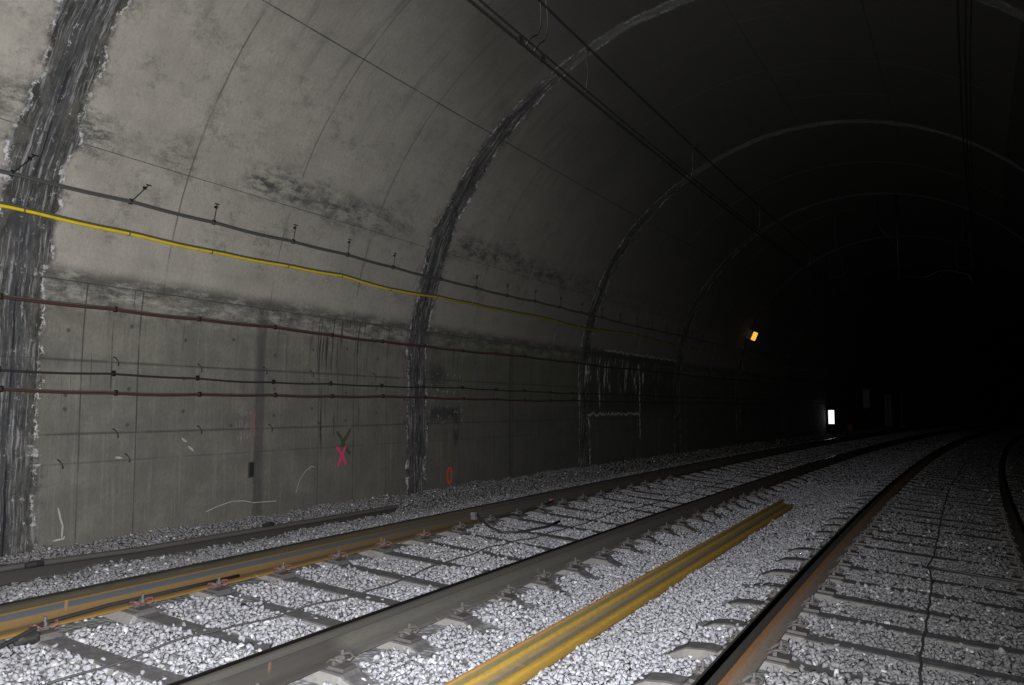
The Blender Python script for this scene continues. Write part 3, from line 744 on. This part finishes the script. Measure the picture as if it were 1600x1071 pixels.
def mark(name, label, cat, strokes, mat, w, base=.004):
    if len(strokes) == 1:
        v, f = stroke(strokes[0], w, base, len(label)); return tag(mesh_from(name, v, f, mat), label, cat)
    t = thing(name, label, cat)
    for i, p in enumerate(strokes):
        v, f = stroke(p, w, base + .0012 * i, i + len(name)); mesh_from('paint_stroke' if 'paint' in name else 'chalk_stroke', v, f, mat, t)
    return t
mark('painted_mark', 'bright pink sprayed X on the lower wall under a faded green X', 'painted mark', [[(8.20, -.47), (8.27, -.54), (8.32, -.60), (8.385, -.70)], [(8.375, -.465), (8.33, -.54), (8.28, -.62), (8.225, -.71)]], M_PINK, .042)
mark('painted_mark', 'faded dark green X sprayed on the wall above the pink X', 'painted mark', [[(8.20, -.28), (8.29, -.37), (8.38, -.50), (8.46, -.57)], [(8.47, -.25), (8.37, -.36), (8.28, -.47)]], M_GREEN, .05, .0035)
ring_ = [(10.755 + .058 * math.cos(t), -1.005 + .118 * math.sin(t)) for t in np.linspace(-.1, 2 * PI - .1, 22)]
mark('painted_mark', 'orange sprayed 0 at the foot of the wall right of the second dark joint', 'painted mark', [ring_], M_ORNG, .036)
mark('painted_mark', 'small faded olive smudge above the orange 0', 'painted mark', [[(10.71, -.80), (10.77, -.785), (10.83, -.80)]], M_OLIVE, .03)
ch = []
R = random.Random(5)
for row, (z, k0, k1) in enumerate(((-.06, 1, 6), (-.2, 0, 5), (-.33, 0, 6))):
    for k in range(k0, k1):
        s = 6.585 + k * .036 + R.uniform(-.012, .012); h = R.uniform(.03, .085); q = R.random()
        if q < .5: ch.append([(s, z + h), (s + R.uniform(-.006, .006), z + h * .5), (s + R.uniform(-.01, .01), z + R.uniform(-.02, .01))])
        else: ch.append([(s - .01, z + h), (s + .01, z + h * .7), (s - .006, z + h * .4), (s + R.uniform(.0, .016), z)])
mark('chalk_scribble', 'worn illegible chalk writing in rows left of the dark vertical seam', 'chalk marks', ch, M_CHALKF, .007)
mark('chalk_scribble', 'faint red painted scrawl between the chalk writing and the seam', 'chalk marks', [[(6.79, .0), (6.81, -.12), (6.80, -.24)], [(6.84, -.02), (6.83, -.16), (6.84, -.3)], [(6.70, -.36), (6.76, -.34), (6.83, -.38)]], M_FRED, .028)
mark('chalk_scribble', 'faint red dabs beside the small dark recess near the seam', 'chalk marks', [[(6.70, -.585), (6.77, -.58)], [(6.79, -.82), (6.85, -.84)], [(6.82, -1.0), (6.835, -1.08)]], M_FRED, .03)
mark('chalk_scribble', 'tall bent white chalk stroke at the wall foot near the first dark joint', 'chalk marks', [[(4.62, -.84), (4.645, -.93), (4.67, -1.0), (4.665, -1.1)], [(4.585, -1.115), (4.68, -1.11), (4.69, -1.09)]], M_CHALK, .016)
mark('chalk_scribble', 'long thin white arc scratched low on the wall left of the seam', 'chalk marks', [[(6.2, -1.05), (6.35, -1.01), (6.55, -.975), (6.7, -.985), (6.85, -1.02), (7.2, -1.035)]], M_CHALK, .009)
mark('chalk_scribble', 'thin curved white scratch on the wall right of the seam', 'chalk marks', [[(7.5, -.98), (7.56, -.83), (7.66, -.73), (7.76, -.68), (7.82, -.7)]], M_CHALK, .009)
mark('chalk_scribble', 'short white chalk dashes high on the grey wall below the lowest cable', 'chalk marks', [[(5.88, -.29), (5.94, -.33)], [(5.96, -.37), (6.03, -.42)], [(5.15, -.44), (5.22, -.45)]], M_CHALK, .022)
# small rectangular socket recess
rt_ = thing('wall_recess', 'small dark rectangular recess in the wall beside the vertical seam', 'recess')
T0 = -.66; ax = (Vector((1, 0, 0)), frame(6.81)[1], Vector((0, 0, 1)))
ps = [box(wallpt(6.81, T0 + .083, .004), .012, .1, .012, ax), box(wallpt(6.81, T0 - .083, .004), .012, .1, .012, ax), box(wallpt(6.768, T0, .004), .012, .012, .16, ax), box(wallpt(6.852, T0, .004), .012, .012, .16, ax)]
v, f = joinm(*ps); mesh_from('rim', v, f, M_DKGREY, rt_)
v, f = box(wallpt(6.81, T0, .002), .006, .074, .155, ax); mesh_from('shade_plate', v, f, M_VOID, rt_)  # flush near-black plate paints the shade inside the recess

# ------------------------------------------------------------------ overhead line
def wire(name, pts, r, mat, parent): 
    v, f = tube(pts, r, 6); return mesh_from(name, v, f, mat, parent, None, True)
def span_pts(u, z, knots, off=lambda s: 0):
    return [W(s, u + off(s), z) for s in knots]
kn = [-6, 2, 6, 10, 14, 18, 22.0, 30, 40, 50, 62, 75, 90]
ct = thing('contact_wire', 'black twin contact wire low over the left track', 'overhead wire')
wire('wire_strand', span_pts(-3.77, 3.75, kn), .0115, M_COPPER, ct)
wire('wire_strand', span_pts(-3.70, 3.765, kn), .0065, M_COPPER, ct)
wire('wire_strand', span_pts(-3.735, 3.80, kn), .005, M_COPPER, ct)
for s in (7.35, 7.85):
    v, f = box(W(s, -3.755, 3.76), .035, .09, .05, frame(s)); mesh_from('wire_clamp', v, f, M_BLACK, ct)
mw = thing('messenger_wire', 'thick black carrier wire above the contact wire of the left track', 'overhead wire')
wire('wire_strand', span_pts(-3.71, 4.32, kn), .013, M_BLACK, mw)
for s, od in ((9.0, 'nearest'), (13.3, 'second'), (18.0, 'third'), (23.5, 'fourth'), (29, 'farthest')):
    d = thing('dropper', 'thin dropper wire between carrier and contact wire of the left track, %s one' % od, 'wire', group='droppers of the left overhead line')
    wire('dropper_wire', [W(s, -3.71, 4.31), W(s + .02, -3.72, 4.0), W(s, -3.745, 3.77)], .0035, M_WIRE, d)
    wire('dropper_wire', [W(s, -3.71, 4.31), W(s - .03, -3.715, 4.14), W(s + .02, -3.72, 4.0)], .0025, M_WIRE, d)
    v, f = box(W(s, -3.71, 4.31), .028, .06, .03, frame(s)); mesh_from('wire_clip', v, f, M_BLACK, d)
jm = thing('jumper_cable', 'pair of curved thin jumper cables from the carrier down to the contact wire', 'wire')
for a0, b0, c0 in ((7.60, 7.70, 7.44), (7.72, 7.86, 7.62)):
    wire('jumper_strand', [W(a0, -3.73, 4.62), W(b0 + .01, -3.71, 4.38), W(b0 + .04, -3.71, 4.25), W(b0 + .055, -3.715, 4.15), W(b0 + .04, -3.72, 4.05), W(b0 - .0, -3.73, 3.96), W(c0 + .14, -3.74, 3.89), W(c0 + .09, -3.75, 3.83), W(c0 + .06, -3.76, 3.77)], .007, M_WIRE, jm)
cr = thing('contact_wire', 'dark contact wire overhead above the right track, near the vault crown', 'overhead wire')
wire('wire_strand', [W(s, .25, 3.78) for s in kn], .010, M_COPPER, cr)
wire('wire_strand', [W(s, .30, 3.84) for s in kn], .007, M_COPPER, cr)
mr = thing('messenger_wire', 'dark carrier wire close under the vault above the right track', 'overhead wire')
wire('wire_strand', [W(s, .20, 4.25) for s in kn], .011, M_BLACK, mr)
# far supports
sup = thing('catenary_support', 'drop post with curved steady arm hanging from the far vault', 'catenary support')
S0 = 21.4
wire('drop_post', [W(S0, -1.34, 5.03), W(S0, -1.34, 3.0)], .03, M_STEEL, sup)
wire('brace', [W(S0, -1.75, 4.95), W(S0, -1.72, 4.3), W(S0, -1.36, 3.75)], .02, M_STEEL, sup)
wire('steady_arm', [W(S0, -1.34, 3.06), W(S0, -.75, 3.02), W(S0, -.5, 3.14), W(S0, -.2, 3.12), W(S0, .1, 3.0), W(S0, .2, 2.75)], .022, M_STEEL, sup)
for u, lab in ((-2.72, 'rectangular steel hanging frame under the far vault, left one of the two'), (.02, 'rectangular steel hanging frame under the far vault, right one of the two')):
    fr = thing('hanging_frame', lab, 'bracket')
    zt = 3.78; zb = 3.16; w_ = .15
    zc_ = ZC + B * math.sqrt(1 - ((u - UC) / A) ** 2)
    v, f = joinm(tube([W(S0, u - w_, zb), W(S0, u - w_, zt)], .018, 6), tube([W(S0, u + w_, zb), W(S0, u + w_, zt)], .018, 6), tube([W(S0, u - w_, zb), W(S0, u + w_, zb)], .018, 6), tube([W(S0, u - w_, zt), W(S0, u + w_, zt)], .018, 6))
    mesh_from('frame', v, f, M_STEEL, fr); wire('rod', [W(S0, u, zt), W(S0, u, zc_ + .02)], .012, M_BLACK, fr)

# ------------------------------------------------------------------ lit lamp, lit sign, far fittings
lm = thing('wall_lamp', 'lit orange tunnel lamp in a grey housing high on the left wall', 'lamp')
s = 26.9; T = T_of_z(2.40); nrm = (wallpt(s, T, .1) - wallpt(s, T, 0)).normalized(); upv = (wallpt(s, T + .01) - wallpt(s, T)).normalized(); l = frame(s)[1]
v, f = box(wallpt(s, T, .10), .2, .2, .32, (nrm, l, upv)); bevel(mesh_from('housing', v, f, M_GREYBOX, lm), .02)
lc = wallpt(s, T, .255) - l * .06
v, f = box(lc, .13, .12, .27, (nrm, l, upv)); bevel(mesh_from('lens', v, f, emit('sodium_glow', (1, .50, .06), 1.25), lm, None, True), .035, 3)
for k in (-.075, 0, .075):
    p = [lc - nrm * .085 + upv * k, lc - nrm * .085 - l * .07 + upv * k, lc + nrm * .085 - l * .07 + upv * k, lc + nrm * .085 + upv * k]
    wire('guard_bar', p, .005, M_BLACK, lm)
wire('bracket', [wallpt(s, T, 0), wallpt(s, T, .1)], .03, M_BLACK, lm)
wire('conduit', [wallpt(s, T - .17, .03), wallpt(s, T - .9, .03), wallpt(s + .05, T_of_z(.9), .03)], .012, M_BLACK, lm)
sg_ = thing('lit_sign', 'bright white lit upright sign box low on the far left wall', 'sign')
s = 40.3; a, l, n_ = frame(s); c = W(s, UW + .22, -.4)
v, f = box(c, .3, .12, .68, (a, l, n_)); bevel(mesh_from('sign_case', v, f, M_GREYBOX, sg_), .012)
v, f = box(c - l * .064, .25, .012, .62, (a, l, n_)); mesh_from('sign_face', v, f, emit('cold_white_face', (.92, .93, 1), 1.4), sg_)
v, f = box(W(s, UW + .05, -.4), .1, .06, .2, (a, l, n_)); mesh_from('bracket', v, f, M_BLACK, sg_)
cb = thing('wall_cabinet', 'dim pale narrow cabinet high on the distant left wall', 'cabinet')
s = 48.5; a, l, n_ = frame(s)
v, f = box(W(s, UW + .18, .52), .34, .3, 1.0, (a, l, n_)); bevel(mesh_from('cabinet_body', v, f, M_PALE, cb), .015)
v, f = box(W(s, UW + .16, -.05), .1, .1, .16, (a, l, n_)); mesh_from('cable_gland', v, f, M_BLACK, cb)
v, f = box(W(s, UW + .18, .52) - l * .155, .28, .012, .9, (a, l, n_)); mesh_from('cabinet_door', v, f, M_PALE, cb)
dr_ = thing('niche_panel', 'dim grey upright panel beside a post far down the left wall', 'panel')
s = 54; a, l, n_ = frame(s)
v, f = box(W(s, UW + .2, -.15), .4, .08, 1.9, (a, l, n_)); mesh_from('panel_leaf', v, f, M_GREYBOX, dr_)
v, f = box(W(s, UW + .2, -.15) - l * .05, .05, .02, 1.7, (a, l, n_)); mesh_from('handle_rail', v, f, M_STEEL, dr_)
po = thing('signal_post', 'dim slender steel post beside the far grey panel', 'post')
wire('post_tube', [W(57.5, UW + .3, -1.3), W(57.5, UW + .3, 1.0)], .06, M_GREYBOX, po)
v, f = box(W(57.5, UW + .3, -1.15), .25, .25, .1, frame(57.5)); mesh_from('post_foot', v, f, M_GREYBOX, po)
mk = thing('trackside_box', 'small dim orange box standing by the far wall foot', 'box')
s = 43.8; v, f = box(W(s, UW + .3, -.95), .22, .25, .3, frame(s)); bevel(mesh_from('box_body', v, f, M_ORBOX, mk), .01)
v, f = box(W(s, UW + .3, -.785), .25, .28, .03, frame(s)); mesh_from('lid', v, f, M_ORBOX, mk)

# ------------------------------------------------------------------ loose cables on the ballast
def lay(name, label, su, r, mat, lift=.02):
    o = thing(name, label, 'cable'); P = []
    su = [np.array(p, float) for p in su]
    for p, q in zip(su[:-1], su[1:]):
        n_ = max(2, int(np.linalg.norm(q - p) / .08))
        for k in range(n_):
            x = p + (q - p) * k / n_; P.append((x[0], x[1]))
    P.append(tuple(su[-1])); P = np.array(P)
    for _ in range(3): P[1:-1] = (P[:-2] + 2 * P[1:-1] + P[2:]) / 4
    pts = []
    for i, (s, u) in enumerate(P):
        z = float(surf(s, u)) + lift + .006 * math.sin(i * .7)
        if -4.7 < u < -2.3 or -1.4 < u < 1: z = max(z, rail_z(u) - .159 - .02 + r)
        pts.append(W(s, u + .004 * math.sin(i * 1.3), z))
    v, f = tube(pts, r, 6); mesh_from('cable_run', v, f, mat, o, None, True); return o
M_CAB = simple('dusty_black_cable', (.07, .07, .072), .6)
lay('ground_cable', 'thin straight grey cable lying along the middle of the left track', [(1.0, -3.68), (2.62, -3.66), (3.74, -3.63), (4.69, -3.57), (6.02, -3.66), (6.94, -3.63), (8.22, -3.61), (9.45, -3.57), (12.9, -3.57), (20, -3.6), (32, -3.6)], .006, M_CAB, .022)
lay('ground_cable', 'thin kinked dark cable lying along the middle of the right track', [(1.0, -.12), (4.62, -.16), (5.2, -.18), (6.02, -.17), (7.32, -.17), (7.71, -.19), (7.94, -.22), (8.2, -.23), (8.49, -.2), (9.65, -.19), (11.54, -.21), (15.3, -.23), (26, -.2)], .0075, M_CAB, .02)
lay('ground_cable', 'dark cable branching sideways across the right track along a sleeper', [(8.05, -.17), (8.02, .1), (7.99, .47)], .0075, M_CAB, .025)
bc = thing('bond_cable', 'black bond cable fixed to the wall-side rail joint, looping over the stones', 'cable')
def rp(s, du, dz): return W(s, UL + du, rail_z(UL) + dz)
wire('cable_run', [rp(7.5, .04, -.07), rp(7.48, .1, -.11), rp(7.4, .25, -.17), rp(7.3, .45, -.2), rp(7.45, .6, -.2), rp(7.9, .66, -.2), rp(8.3, .6, -.2)], .013, M_BLACK, bc)
wire('cable_run', [rp(7.5, .05, -.09), rp(7.9, .09, -.14), rp(8.4, .1, -.15), rp(8.9, .09, -.13), rp(9.3, .05, -.1)], .01, M_BLACK, bc)
for s, z_ in ((7.46, -.06), (7.47, -.1), (9.3, -.1)):
    v, f = box(rp(s, .03, z_), .05, .04, .035, frame(s)); mesh_from('bond_lug', v, f, M_PALE if s < 8 else M_CLIPR, bc)
b2 = thing('bond_cable', 'black cable leaving the foot of the rusty yellow rail beside a lump of black rubber', 'cable')
wire('cable_run', [rp(2.3, .32, -.2), rp(2.6, .2, -.16), rp(2.9, .1, -.12), rp(3.3, .065, -.115), rp(3.8, .06, -.12), rp(4.3, .05, -.125)], .011, M_BLACK, b2)
bm = bmesh.new(); bmesh.ops.create_icosphere(bm, subdivisions=2, radius=.05)
for v_ in bm.verts: v_.co = Vector((v_.co.x * 1.0, v_.co.y * 1.5, v_.co.z * .7)) * random.uniform(.85, 1.15)
me = bpy.data.meshes.new('rubber_pad'); bm.to_mesh(me); bm.free(); o = finish('rubber_pad', me, M_BLACK, b2); o.location = rp(2.78, .13, -.17)
rs = thing('rail_marker', 'small red reflector fixed on the far wall-side rail', 'marker')
v, f = box(rp(17.9, 0, .004), .05, .2, .008, frame(17.9)); mesh_from('marker_plate', v, f, M_CLIPR, rs)
print('objects', len(bpy.data.objects))
